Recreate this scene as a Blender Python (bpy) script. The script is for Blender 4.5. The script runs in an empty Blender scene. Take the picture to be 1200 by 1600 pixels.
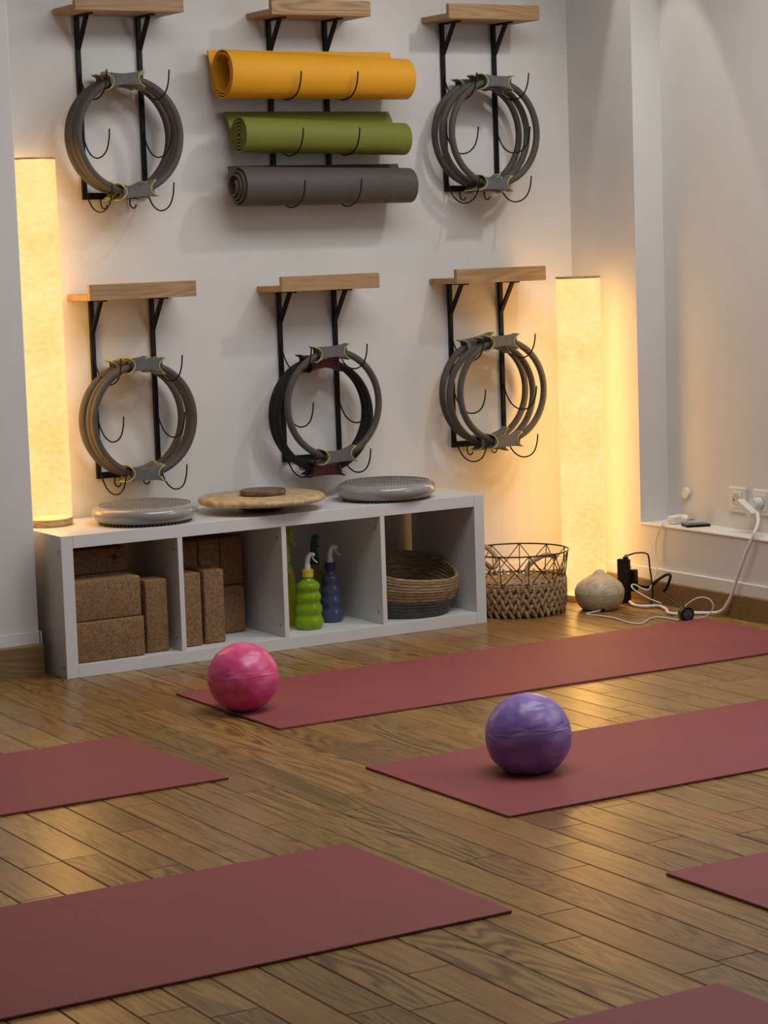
import bpy, bmesh, math, random
from mathutils import Vector, Matrix

random.seed(7)
scene = bpy.context.scene
C = scene.collection

# ------------------------------------------------------------------ camera
cam_d = bpy.data.cameras.new('camera')
cam = bpy.data.objects.new('camera', cam_d)
C.objects.link(cam)
yaw, pitch, roll = math.radians(30.842), math.radians(6.71), math.radians(-1.904)
fwd = Vector((math.sin(yaw)*math.cos(pitch), math.cos(yaw)*math.cos(pitch), -math.sin(pitch)))
rt = Vector((math.cos(yaw), -math.sin(yaw), 0))
up = rt.cross(fwd)
r2 = rt*math.cos(roll) + up*math.sin(roll)
u2 = -rt*math.sin(roll) + up*math.cos(roll)
cam.matrix_world = Matrix(((r2.x, u2.x, -fwd.x, -2.631), (r2.y, u2.y, -fwd.y, -6.239),
                           (r2.z, u2.z, -fwd.z, 1.250), (0, 0, 0, 1)))
cam_d.sensor_fit = 'VERTICAL'
cam_d.sensor_height = 36.0
cam_d.lens = 3642.9/1600*36.0
cam_d.dof.use_dof = True
cam_d.dof.focus_distance = 7.3
cam_d.dof.aperture_fstop = 18.0
scene.camera = cam

# ------------------------------------------------------------------ world, lights, exposure
scene.view_settings.view_transform = 'Standard'
scene.view_settings.look = 'None'
scene.view_settings.gamma = 1.0
scene.view_settings.use_curve_mapping = False
scene.view_settings.exposure = 0.0
world = bpy.data.worlds.new('daylight')
scene.world = world
world.use_nodes = True
world.node_tree.nodes['Background'].inputs[0].default_value = (0.70, 0.85, 1.0, 1)
world.node_tree.nodes['Background'].inputs[1].default_value = 0.105

def area_light(name, loc, target, sx, sy, power, col):
    d = bpy.data.lights.new(name, 'AREA')
    d.shape = 'RECTANGLE'; d.size = sx; d.size_y = sy; d.energy = power; d.color = col
    o = bpy.data.objects.new(name, d); C.objects.link(o)
    o.location = loc
    o.rotation_euler = (Vector(target)-Vector(loc)).to_track_quat('-Z', 'Y').to_euler()
    return o

# daylight outside the window of the right-hand wall
area_light('window_daylight', (2.60, -2.6, 1.80), (0.6, -2.0, 1.1), 2.0, 1.7, 34, (0.93, 0.97, 1.0))
# unseen broad overhead light, added over the practice floor for light from above
area_light('overhead_light', (0.75, -1.7, 2.735), (0.75, -1.7, 0.0), 2.0, 1.2, 44, (0.95, 0.98, 1.0))

def spot_light(name, loc, target, power, deg, blend, col, rad):
    d = bpy.data.lights.new(name, 'SPOT')
    d.energy = power; d.spot_size = math.radians(deg); d.spot_blend = blend; d.color = col
    d.shadow_soft_size = rad
    o = bpy.data.objects.new(name, d); C.objects.link(o)
    o.location = loc
    o.rotation_euler = (Vector(target)-Vector(loc)).to_track_quat('-Z', 'Y').to_euler()
    return o
# recessed ceiling downlight that washes the right-hand wall
spot_light('ceiling_downlight', (1.95, -0.02, 2.72), (2.16, -0.10, 1.0), 22, 34, 0.15, (1.0, 0.96, 0.88), 0.02)
spot_light('ceiling_downlight', (1.95, -1.1, 2.72), (1.2, 0.3, 0.6), 36, 80, 0.6, (1.0, 0.97, 0.93), 0.06)

# ------------------------------------------------------------------ helpers
def obj(name, me, mat=None, parent=None):
    if isinstance(me, bmesh.types.BMesh):
        m = bpy.data.meshes.new(name); me.to_mesh(m); me.free(); me = m
    o = bpy.data.objects.new(name, me); C.objects.link(o)
    if mat is not None and len(me.materials) == 0:
        me.materials.append(mat)
    if parent is not None:
        o.parent = parent
    return o

def tag(o, label, cat, group=None):
    o['label'] = label; o['category'] = cat
    if group: o['group'] = group
    return o

def thing(name, label, cat, loc=(0, 0, 0), rotz=0, group=None):
    o = bpy.data.objects.new(name, None); C.objects.link(o)
    o.empty_display_size = 0.05
    o.location = loc; o.rotation_euler = (0, 0, rotz)
    return tag(o, label, cat, group)

def struct(o):
    o['kind'] = 'structure'
    return o

def dup(root, label=None, parent=None):
    r = root.copy(); C.objects.link(r)
    if parent is not None: r.parent = parent
    if label: r['label'] = label
    for ch in list(root.children):
        c = ch.copy(); C.objects.link(c); c.parent = r
        for g in list(ch.children):
            d = g.copy(); C.objects.link(d); d.parent = c
    return r

def smooth(o, ang=None):
    for p in o.data.polygons: p.use_smooth = True
    if ang is not None:
        try:
            o.data.set_sharp_from_angle(angle=math.radians(ang))
        except Exception:
            pass
    return o

def box(bm, x0, x1, y0, y1, z0, z1):
    vs = [bm.verts.new(p) for p in ((x0,y0,z0),(x1,y0,z0),(x1,y1,z0),(x0,y1,z0),(x0,y0,z1),(x1,y0,z1),(x1,y1,z1),(x0,y1,z1))]
    for f in ((3,2,1,0),(4,5,6,7),(0,1,5,4),(1,2,6,5),(2,3,7,6),(3,0,4,7)):
        bm.faces.new([vs[i] for i in f])
    return vs

def bbox(x0, x1, y0, y1, z0, z1, bev=0.0, seg=2):
    bm = bmesh.new()
    box(bm, x0, x1, y0, y1, z0, z1)
    if bev > 0:
        bmesh.ops.bevel(bm, geom=bm.edges[:], offset=bev, segments=seg, profile=0.5, affect='EDGES')
    return bm

def lathe(prof, n=32, bm=None, cx=0, cy=0, fr=None, close=True):
    bm = bm or bmesh.new()
    rings = []
    for i, (r, z) in enumerate(prof):
        ring = []
        for k in range(n):
            a = 2*math.pi*k/n
            rr, zz = (r, z) if fr is None else fr(r, z, a, i)
            ring.append(bm.verts.new((cx+rr*math.cos(a), cy+rr*math.sin(a), zz)))
        rings.append(ring)
    for i in range(len(rings)-1):
        for k in range(n):
            k2 = (k+1) % n
            bm.faces.new((rings[i][k], rings[i][k2], rings[i+1][k2], rings[i+1][k]))
    if close:
        if prof[0][0] > 1e-4: bm.faces.new(list(reversed(rings[0])))
        if prof[-1][0] > 1e-4: bm.faces.new(rings[-1])
    bmesh.ops.remove_doubles(bm, verts=bm.verts[:], dist=1e-6)
    return bm

def catmull(pts, sub=6, closed=False):
    P = [Vector(p) for p in pts]
    n = len(P); out = []
    rng = range(n) if closed else range(n-1)
    for i in rng:
        if closed:
            p0, p1, p2, p3 = P[(i-1) % n], P[i], P[(i+1) % n], P[(i+2) % n]
        else:
            p0 = P[i-1] if i > 0 else P[0]*2-P[1]
            p1, p2 = P[i], P[i+1]
            p3 = P[i+2] if i+2 < n else P[n-1]*2-P[n-2]
        for s in range(sub):
            t = s/sub
            out.append(0.5*((2*p1)+(-p0+p2)*t+(2*p0-5*p1+4*p2-p3)*t*t+(-p0+3*p1-3*p2+p3)*t*t*t))
    if not closed: out.append(P[-1])
    return out

def tube(pts, r, n=8, bm=None, closed=False):
    bm = bm or bmesh.new()
    P = [Vector(p) for p in pts]
    m = len(P)
    tang = []
    for i in range(m):
        if closed: t = P[(i+1) % m]-P[(i-1) % m]
        else: t = P[min(i+1, m-1)]-P[max(i-1, 0)]
        tang.append(t.normalized())
    ref = Vector((0, 0, 1)) if abs(tang[0].z) < 0.9 else Vector((1, 0, 0))
    nrm = (ref-tang[0]*ref.dot(tang[0])).normalized()
    rings = []
    for i in range(m):
        nrm = nrm-tang[i]*nrm.dot(tang[i])
        nrm.normalize()
        b = tang[i].cross(nrm)
        rr = r(i/(m-1)) if callable(r) else r
        rings.append([bm.verts.new(P[i]+nrm*(rr*math.cos(2*math.pi*k/n))+b*(rr*math.sin(2*math.pi*k/n))) for k in range(n)])
    for i in range(m if closed else m-1):
        A, B = rings[i], rings[(i+1) % m]
        for k in range(n):
            bm.faces.new((A[k], A[(k+1) % n], B[(k+1) % n], B[k]))
    if not closed:
        bm.faces.new(list(reversed(rings[0]))); bm.faces.new(rings[-1])
    return bm

def torus(R, r, n=48, m=12, bm=None, c=(0, 0, 0), plane='XZ'):
    bm = bm or bmesh.new()
    c = Vector(c)
    if plane == 'XZ':
        pts = [c+Vector((R*math.cos(2*math.pi*i/n), 0, R*math.sin(2*math.pi*i/n))) for i in range(n)]
    else:
        pts = [c+Vector((R*math.cos(2*math.pi*i/n), R*math.sin(2*math.pi*i/n), 0)) for i in range(n)]
    return tube(pts, r, m, bm, True)

def bar(bm, a, b, w, h):
    """square bar from a to b: w across X, h in the bending plane"""
    a, b = Vector(a), Vector(b)
    t = (b-a).normalized(); s = Vector((1, 0, 0)); s = (s-t*s.dot(t)).normalized(); n = t.cross(s)
    vs = []
    for p in (a, b):
        for sx, sn in ((-1, -1), (1, -1), (1, 1), (-1, 1)):
            vs.append(bm.verts.new(p+s*(w/2*sx)+n*(h/2*sn)))
    for f in ((3,2,1,0),(4,5,6,7),(0,1,5,4),(1,2,6,5),(2,3,7,6),(3,0,4,7)):
        bm.faces.new([vs[i] for i in f])
    return bm

def fixn(bm):
    bmesh.ops.recalc_face_normals(bm, faces=bm.faces[:])
    return bm

# ------------------------------------------------------------------ materials
class NT:
    def __init__(s, name):
        s.m = bpy.data.materials.new(name); s.m.use_nodes = True
        s.t = s.m.node_tree; s.b = s.t.nodes['Principled BSDF']; s.out = s.t.nodes['Material Output']
    def n(s, typ, **kw):
        nd = s.t.nodes.new(typ)
        for k, v in kw.items():
            if k.startswith('i_'):
                key = k[2:].replace('_', ' ')
                nd.inputs[int(key) if key.isdigit() else key].default_value = v
            else: setattr(nd, k, v)
        return nd
    def l(s, a, ao, b, bi): s.t.links.new(a.outputs[ao], b.inputs[bi])
    def coords(s, scale=(1, 1, 1), rand=False, rot=(0, 0, 0)):
        tc = s.n('ShaderNodeTexCoord'); mp = s.n('ShaderNodeMapping')
        mp.inputs['Scale'].default_value = scale; mp.inputs['Rotation'].default_value = rot
        s.l(tc, 'Object', mp, 'Vector')
        if rand:
            oi = s.n('ShaderNodeObjectInfo')
            mu = s.n('ShaderNodeVectorMath', operation='SCALE'); mu.inputs[0].default_value = (13.7, 31.1, 7.3)
            s.l(oi, 'Random', mu, 'Scale'); s.l(mu, 0, mp, 'Location')
        return mp
    def ramp(s, src, out, stops):
        r = s.n('ShaderNodeValToRGB')
        el = r.color_ramp.elements
        while len(el) > len(stops): el.remove(el[-1])
        while len(el) < len(stops): el.new(0.5)
        for e, (p, c) in zip(el, stops): e.position = p; e.color = (*c, 1) if len(c) == 3 else c
        s.l(src, out, r, 'Fac')
        return r
    def bump(s, src, out, strength, dist=0.01):
        b = s.n('ShaderNodeBump'); b.inputs['Strength'].default_value = strength; b.inputs['Distance'].default_value = dist
        s.l(src, out, b, 'Height'); s.l(b, 'Normal', s.b, 'Normal')
        return b

def plain(name, col, rough=0.5, metal=0.0, var=0.06, scale=30.0, bump=0.0, spec=0.5, coat=0.0, trans=0.0):
    k = NT(name)
    k.b.inputs['Roughness'].default_value = rough; k.b.inputs['Metallic'].default_value = metal
    k.b.inputs['Specular IOR Level'].default_value = spec
    k.b.inputs['Coat Weight'].default_value = coat
    k.b.inputs['Transmission Weight'].default_value = trans
    mp = k.coords()
    nz = k.n('ShaderNodeTexNoise', i_Scale=scale, i_Detail=4.0)
    k.l(mp, 0, nz, 'Vector')
    lo = tuple(max(0, c*(1-var)) for c in col); hi = tuple(min(1, c*(1+var)) for c in col)
    r = k.ramp(nz, 'Fac', [(0.3, lo), (0.7, hi)])
    k.l(r, 0, k.b, 'Base Color')
    if bump: k.bump(nz, 'Fac', bump, 0.004)
    return k.m

M = {}
M['wall'] = plain('wall_paint', (0.66, 0.645, 0.62), 0.85, var=0.025, scale=6, bump=0.05, spec=0.2)
M['ceiling'] = plain('ceiling_paint', (0.75, 0.74, 0.72), 0.9, var=0.02)
M['white_trim'] = plain('white_trim_paint', (0.68, 0.67, 0.64), 0.45, var=0.03)
M['white_lacquer'] = plain('white_shelf_lacquer', (0.67, 0.665, 0.645), 0.40, var=0.02, scale=8)
M['black_steel'] = plain('black_powdercoat_steel', (0.008, 0.008, 0.009), 0.5, var=0.25, scale=60, bump=0.05, spec=0.2)
M['black_plastic'] = plain('black_plastic', (0.008, 0.008, 0.009), 0.4, var=0.2, spec=0.2)
M['white_plastic'] = plain('white_plastic', (0.68, 0.67, 0.63), 0.35, var=0.03)
M['white_cable'] = plain('white_cable', (0.72, 0.71, 0.67), 0.4, var=0.04)
M['steel'] = plain('screw_steel', (0.35, 0.35, 0.34), 0.35, metal=0.8)
M['socket_dark'] = plain('socket_hollow_plastic', (0.50, 0.48, 0.44), 0.45, var=0.04)
M['grey_foam'] = plain('grey_foam_ring', (0.080, 0.072, 0.063), 0.62, var=0.08, bump=0.04, spec=0.3)
M['black_foam'] = plain('black_foam_ring', (0.014, 0.013, 0.014), 0.62, var=0.15, spec=0.25)
M['lime'] = plain('lime_rubber_edge', (0.40, 0.42, 0.12), 0.5, var=0.08)
M['black_rubber'] = plain('black_rubber', (0.015, 0.014, 0.015), 0.5, var=0.1)

def ribbed(name, col):
    k = NT(name); k.b.inputs['Roughness'].default_value = 0.6
    mp = k.coords()
    w = k.n('ShaderNodeTexWave', wave_type='BANDS', bands_direction='X', i_Scale=52.0, i_Distortion=0.0)
    k.l(mp, 0, w, 'Vector')
    nz = k.n('ShaderNodeTexNoise', i_Scale=60.0); k.l(mp, 0, nz, 'Vector')
    r = k.ramp(nz, 'Fac', [(0.3, tuple(c*0.88 for c in col)), (0.7, tuple(c*1.1 for c in col))])
    k.l(r, 0, k.b, 'Base Color'); k.bump(w, 'Fac', 0.7, 0.003)
    return k.m
M['grip_grey'] = ribbed('grey_ribbed_grip', (0.135, 0.133, 0.13))
M['grip_burgundy'] = ribbed('burgundy_ribbed_grip', (0.13, 0.028, 0.05))

def oak(name, dark, mid, light, rough, plank=False, axis='Y', bumpy=0.12, var=0.35, coat=0.0):
    k = NT(name)
    k.b.inputs['Roughness'].default_value = rough
    k.b.inputs['Coat Weight'].default_value = coat; k.b.inputs['Coat Roughness'].default_value = 0.25
    sc = {'Y': (9.0, 0.9, 9.0), 'X': (0.9, 9.0, 9.0)}[axis]
    mp = k.coords(sc, rand=True)
    n1 = k.n('ShaderNodeTexNoise', i_Scale=1.1, i_Detail=2.0, i_Roughness=0.5, i_Distortion=0.35)
    k.l(mp, 0, n1, 'Vector')
    # cathedral rings: contour lines of the broad noise
    mu = k.n('ShaderNodeMath', operation='MULTIPLY'); mu.inputs[1].default_value = 120.0
    k.l(n1, 'Fac', mu, 0)
    si = k.n('ShaderNodeMath', operation='SINE'); k.l(mu, 0, si, 0)
    f = k.n('ShaderNodeMapRange'); f.inputs['From Min'].default_value = -1; f.inputs['From Max'].default_value = 1
    k.l(si, 0, f, 'Value')
    mp2 = k.coords({'Y': (150, 6, 150), 'X': (6, 150, 150)}[axis], rand=True)
    n2 = k.n('ShaderNodeTexNoise', i_Scale=1.0, i_Detail=3.0, i_Roughness=0.6)
    k.l(mp2, 0, n2, 'Vector')
    n3 = k.n('ShaderNodeTexNoise', i_Scale=0.45, i_Detail=1.0); k.l(mp, 0, n3, 'Vector')
    # rings fade in and out over the board
    amp = k.n('ShaderNodeMapRange'); amp.inputs['From Min'].default_value = 0.40; amp.inputs['From Max'].default_value = 0.66
    amp.inputs['To Min'].default_value = 0.08; amp.inputs['To Max'].default_value = 0.48
    k.l(n3, 'Fac', amp, 'Value')
    mx = k.n('ShaderNodeMix', data_type='FLOAT')
    k.l(amp, 0, mx, 0); k.l(n2, 'Fac', mx, 2); k.l(f, 0, mx, 3)
    r = k.ramp(mx, 0, [(0.18, dark), (0.46, mid), (0.78, light)])
    if plank:
        oi = k.n('ShaderNodeObjectInfo')
        hv = k.n('ShaderNodeHueSaturation')
        v = k.n('ShaderNodeMapRange'); v.inputs['To Min'].default_value = 1-var; v.inputs['To Max'].default_value = 1+var
        k.l(oi, 'Random', v, 'Value'); k.l(v, 0, hv, 'Value')
        ml = k.n('ShaderNodeMath', operation='MULTIPLY'); ml.inputs[1].default_value = 7.31
        fr = k.n('ShaderNodeMath', operation='FRACT'); k.l(oi, 'Random', ml, 0); k.l(ml, 0, fr, 0)
        h = k.n('ShaderNodeMapRange'); h.inputs['To Min'].default_value = 0.492; h.inputs['To Max'].default_value = 0.508
        k.l(fr, 0, h, 'Value'); k.l(h, 0, hv, 'Hue')
        k.l(r, 0, hv, 'Color'); k.l(hv, 0, k.b, 'Base Color')
        rr = k.n('ShaderNodeMapRange'); rr.inputs['To Min'].default_value = rough-0.06; rr.inputs['To Max'].default_value = rough+0.10
        k.l(n3, 'Fac', rr, 'Value'); k.l(rr, 0, k.b, 'Roughness')
    else:
        k.l(r, 0, k.b, 'Base Color')
    k.bump(mx, 0, bumpy, 0.002)
    return k.m

M['plank'] = oak('oiled_oak_plank', (0.078, 0.034, 0.009), (0.25, 0.130, 0.039), (0.345, 0.19, 0.064), 0.30, plank=True, var=0.2)
M['rack_oak'] = oak('rack_oak', (0.24, 0.135, 0.055), (0.36, 0.215, 0.095), (0.44, 0.275, 0.13), 0.55, axis='X', bumpy=0.04)
M['skirting_oak'] = oak('skirting_oak', (0.12, 0.068, 0.026), (0.20, 0.118, 0.045), (0.26, 0.155, 0.062), 0.5, axis='X', bumpy=0.05)
M['lamp_wood'] = oak('lamp_base_wood', (0.30, 0.17, 0.07), (0.48, 0.29, 0.13), (0.56, 0.36, 0.18), 0.5, axis='X', bumpy=0.05)
M['pale_wood'] = oak('pale_wood_grain', (0.40, 0.31, 0.195), (0.50, 0.40, 0.265), (0.58, 0.475, 0.33), 0.45, axis='X', bumpy=0.04)
M['walnut'] = oak('walnut_disc', (0.07, 0.035, 0.02), (0.13, 0.065, 0.036), (0.17, 0.09, 0.05), 0.4, axis='X', bumpy=0.04)

def strand(name):
    k = NT(name); k.b.inputs['Roughness'].default_value = 0.45
    mp = k.coords((1, 1, 1))
    v = k.n('ShaderNodeTexVoronoi', i_Scale=42.0); mp2 = k.coords((2.2, 0.8, 1), rot=(0, 0, 0.6))
    k.l(mp2, 0, v, 'Vector')
    r = k.ramp(v, 'Color', [(0.0, (0.36, 0.235, 0.11)), (0.5, (0.52, 0.37, 0.20)), (1.0, (0.63, 0.48, 0.28))])
    k.l(r, 0, k.b, 'Base Color')
    return k.m
M['strand_board'] = strand('pressed_strand_wood')

def mat_rubber(name, col, bump=0.35, sc=260, rough=0.6):
    k = NT(name); k.b.inputs['Roughness'].default_value = rough; k.b.inputs['Specular IOR Level'].default_value = 0.3
    mp = k.coords()
    nz = k.n('ShaderNodeTexNoise', i_Scale=float(sc), i_Detail=3.0); k.l(mp, 0, nz, 'Vector')
    n2 = k.n('ShaderNodeTexNoise', i_Scale=5.0, i_Detail=3.0); k.l(mp, 0, n2, 'Vector')
    ad = k.n('ShaderNodeMath', operation='ADD'); k.l(nz, 'Fac', ad, 0); k.l(n2, 'Fac', ad, 1)
    r = k.ramp(ad, 0, [(0.35, tuple(c*0.82 for c in col)), (0.68, tuple(c*1.14 for c in col))])
    r.color_ramp.elements[0].position = 0.7; r.color_ramp.elements[1].position = 1.0
    r.color_ramp.elements[0].position = 0.35
    k.l(r, 0, k.b, 'Base Color'); k.bump(nz, 'Fac', bump, 0.002)
    return k.m
M['mat_red'] = mat_rubber('burgundy_yoga_mat', (0.235, 0.056, 0.056))
M['mat_yellow'] = mat_rubber('mustard_yoga_mat', (0.66, 0.30, 0.012), bump=0.2)
M['mat_green'] = mat_rubber('green_yoga_mat', (0.150, 0.165, 0.024), bump=0.2)
M['mat_grey'] = mat_rubber('charcoal_yoga_mat', (0.072, 0.063, 0.058), bump=0.2)

def cork(name):
    k = NT(name); k.b.inputs['Roughness'].default_value = 0.85
    mp = k.coords(rand=True)
    v = k.n('ShaderNodeTexVoronoi', i_Scale=230.0); k.l(mp, 0, v, 'Vector')
    nz = k.n('ShaderNodeTexNoise', i_Scale=110.0, i_Detail=5.0, i_Roughness=0.7); k.l(mp, 0, nz, 'Vector')
    mx = k.n('ShaderNodeMix', data_type='FLOAT'); mx.inputs[0].default_value = 0.55
    k.l(v, 'Color', mx, 2); k.l(nz, 'Fac', mx, 3)
    r = k.ramp(mx, 0, [(0.22, (0.105, 0.052, 0.020)), (0.5, (0.235, 0.125, 0.055)), (0.8, (0.34, 0.20, 0.095))])
    k.l(r, 0, k.b, 'Base Color'); k.bump(nz, 'Fac', 0.3, 0.003)
    return k.m
M['cork'] = cork('cork_granulate')
M['cork_print'] = plain('emblem_print', (0.06, 0.033, 0.018), 0.8)

def ballmat(name, lo, mid, hi):
    k = NT(name); k.b.inputs['Roughness'].default_value = 0.34
    k.b.inputs['Subsurface Weight'].default_value = 0.0
    mp = k.coords((1, 1, 2.4), rot=(0.35, 0.25, 0))
    n1 = k.n('ShaderNodeTexNoise', i_Scale=7.0, i_Detail=5.0, i_Roughness=0.55, i_Distortion=1.6); k.l(mp, 0, n1, 'Vector')
    r = k.ramp(n1, 'Fac', [(0.3, lo), (0.52, mid), (0.72, hi)])
    k.l(r, 0, k.b, 'Base Color')
    mp2 = k.coords((1, 1, 3.2), rot=(0.5, -0.35, 0.2))
    w = k.n('ShaderNodeTexNoise', i_Scale=6.0, i_Detail=1.5, i_Distortion=2.4); w.noise_type = 'RIDGED_MULTIFRACTAL'
    k.l(mp2, 0, w, 'Vector')
    k.bump(w, 'Fac', 0.4, 0.008)
    return k.m
M['ball_pink'] = ballmat('pink_vinyl', (0.60, 0.045, 0.17), (0.74, 0.085, 0.25), (0.80, 0.16, 0.33))
M['ball_purple'] = ballmat('violet_vinyl', (0.19, 0.105, 0.35), (0.265, 0.155, 0.44), (0.38, 0.26, 0.56))
M['disc_grey'] = plain('grey_disc_vinyl', (0.29, 0.285, 0.275), 0.2, var=0.05, scale=12, coat=0.5)
M['disc_nub'] = plain('grey_disc_nubs', (0.13, 0.126, 0.12), 0.42, var=0.06)
M['disc_dark'] = plain('dark_disc_studs', (0.05, 0.05, 0.05), 0.5)
M['phone'] = plain('black_phone_glass', (0.01, 0.01, 0.012), 0.15)

def weave(name, a, b, c, sc=(60, 60, 160)):
    k = NT(name); k.b.inputs['Roughness'].default_value = 0.75
    mp = k.coords(sc)
    nz = k.n('ShaderNodeTexNoise', i_Scale=1.0, i_Detail=3.0); k.l(mp, 0, nz, 'Vector')
    r = k.ramp(nz, 'Fac', [(0.3, a), (0.5, b), (0.72, c)])
    k.l(r, 0, k.b, 'Base Color'); k.bump(nz, 'Fac', 0.4, 0.004)
    return k.m
M['hyacinth'] = weave('water_hyacinth', (0.16, 0.095, 0.042), (0.34, 0.22, 0.11), (0.48, 0.33, 0.18))
M['rope_wrap'] = weave('wrapped_rope', (0.20, 0.14, 0.08), (0.36, 0.26, 0.15), (0.46, 0.35, 0.22), (120, 120, 120))
M['seagrass'] = weave('seagrass_coil', (0.15, 0.095, 0.045), (0.29, 0.195, 0.10), (0.40, 0.28, 0.16), (45, 45, 190))
M['grey_coil'] = weave('grey_coil', (0.045, 0.046, 0.05), (0.072, 0.073, 0.078), (0.10, 0.10, 0.105), (40, 40, 180))
M['wire'] = plain('brown_wire', (0.05, 0.028, 0.016), 0.45, metal=0.4)

def plastic(name, col, trans=0.55, rough=0.07):
    k = NT(name)
    k.b.inputs['Roughness'].default_value = rough; k.b.inputs['Transmission Weight'].default_value = trans
    k.b.inputs['IOR'].default_value = 1.35
    mp = k.coords(); nz = k.n('ShaderNodeTexNoise', i_Scale=20.0); k.l(mp, 0, nz, 'Vector')
    r = k.ramp(nz, 'Fac', [(0.3, tuple(c*0.92 for c in col)), (0.7, tuple(min(1, c*1.06) for c in col))])
    k.l(r, 0, k.b, 'Base Color')
    return k.m
M['pl_green'] = plastic('green_bottle_plastic', (0.40, 0.62, 0.02))
M['pl_blue'] = plastic('navy_bottle_plastic', (0.10, 0.115, 0.22), 0.35)
M['pl_lemon'] = plastic('lemon_bottle_plastic', (0.55, 0.58, 0.02))
M['pl_amber'] = plastic('amber_bottle_plastic', (0.55, 0.44, 0.02))
M['cap_yellow'] = plain('yellow_cap', (0.62, 0.46, 0.02), 0.4)
M['cap_navy'] = plain('navy_cap', (0.02, 0.028, 0.13), 0.35)
M['cap_teal'] = plain('teal_cap', (0.01, 0.10, 0.09), 0.4)
M['cap_lime'] = plain('lime_trigger', (0.42, 0.47, 0.02), 0.4)

def lampshade(name):
    k = NT(name)
    mp = k.coords((38, 38, 75))
    nz = k.n('ShaderNodeTexNoise', i_Scale=1.0, i_Detail=4.0, i_Roughness=0.65); k.l(mp, 0, nz, 'Vector')
    mp2 = k.coords((6, 6, 5))
    n2 = k.n('ShaderNodeTexNoise', i_Scale=1.0, i_Detail=2.0); k.l(mp2, 0, n2, 'Vector')
    ad = k.n('ShaderNodeMath', operation='ADD'); k.l(nz, 'Fac', ad, 0); k.l(n2, 'Fac', ad, 1)
    mr = k.n('ShaderNodeMath', operation='MULTIPLY'); mr.inputs[1].default_value = 0.5; k.l(ad, 0, mr, 0)
    r = k.ramp(mr, 0, [(0.32, (0.88, 0.52, 0.15)), (0.5, (0.98, 0.66, 0.25)), (0.68, (1.0, 0.76, 0.36))])
    em = k.n('ShaderNodeEmission'); em.inputs['Strength'].default_value = 1.2; k.l(r, 0, em, 'Color')
    tr = k.n('ShaderNodeBsdfTransparent'); tr.inputs[0].default_value = (1, 0.95, 0.85, 1)
    mx = k.n('ShaderNodeMixShader'); mx.inputs[0].default_value = 0.16
    k.l(em, 0, mx, 1); k.l(tr, 0, mx, 2); k.l(mx, 0, k.out, 'Surface')
    return k.m
M['shade'] = lampshade('glowing_linen_shade')

# ------------------------------------------------------------------ the room
YW = 0.41          # back wall
XR = 2.133         # right-hand wall
ZC = 2.75          # ceiling

floor = struct(obj('floor', bbox(-4.5, 2.4, -8.5, 0.6, -0.10, -0.016), M['plank']))
struct(obj('ceiling', bbox(-4.5, 2.6, -8.5, 0.6, ZC, ZC+0.1), M['ceiling']))
struct(obj('wall_back', bbox(-0.1, 2.4, YW, YW+0.12, -0.02, ZC), M['wall']))
struct(obj('wall_left', bbox(-4.5, -0.032, 0.12, 0.60, -0.02, ZC, 0.004, 2), M['wall']))

bm = bmesh.new()
XB = 2.252
box(bm, XR, XB+0.15, 0.045, YW+0.12, -0.02, ZC)          # pier beside the corner
box(bm, XR, XB, -1.45, 0.045, -0.02, 0.260)              # parapet under the niche
box(bm, XB, XB+0.15, -1.45, 0.045, -0.02, ZC)            # niche back
box(bm, XR, XB, -1.45, 0.045, 2.35, ZC)                  # lintel
box(bm, XR, XB+0.15, -1.65, -1.45, -0.02, ZC)
box(bm, XR, XB+0.15, -3.65, -1.65, -0.02, 0.95)          # under the window
box(bm, XR, XB+0.15, -3.65, -1.65, 2.55, ZC)
box(bm, XR, XB+0.15, -8.5, -3.65, -0.02, ZC)
struct(obj('wall_right', bm, M['wall']))
struct(obj('trim_1', bbox(XR-0.004, XB, -1.45, 0.045, 0.258, 0.264, 0.0015), M['white_trim']))     # niche sill board
win = struct(obj('window_1', bpy.data.meshes.new('window_1')))
for (y0, y1, z0, z1) in ((-3.65, -1.65, 0.95, 1.01), (-3.65, -1.65, 2.49, 2.55), (-3.65, -3.59, 1.01, 2.49), (-1.71, -1.65, 1.01, 2.49), (-2.68, -2.62, 1.01, 2.49)):
    obj('window_frame', bbox(2.25, 2.30, y0, y1, z0, z1), M['white_trim'], win)

# skirting: white board above, oak in front of it
struct(obj('baseboard_left', bbox(-4.5, -0.027, 0.097, 0.125, -0.006, 0.096, 0.004, 2), M['skirting_oak']))
bm = bmesh.new(); box(bm, -4.5, -0.031, 0.114, 0.125, 0.09, 0.131)
box(bm, -0.034, -0.026, 0.114, 0.40, 0.09, 0.131)
struct(obj('trim_2', bm, M['white_trim']))
struct(obj('baseboard_right', bbox(2.110, XR+0.002, -8.5, 0.395, -0.006, 0.077, 0.003, 2), M['skirting_oak']))
struct(obj('trim_3', bbox(2.123, XR+0.002, -8.5, 0.40, 0.07, 0.116, 0.002), M['white_trim']))
struct(obj('baseboard_back', bbox(-0.03, 2.11, YW-0.018, YW+0.002, -0.006, 0.077, 0.003, 2), M['skirting_oak']))
struct(obj('trim_4', bbox(-0.03, 2.125, YW-0.009, YW+0.002, 0.07, 0.116, 0.002), M['white_trim']))

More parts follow.
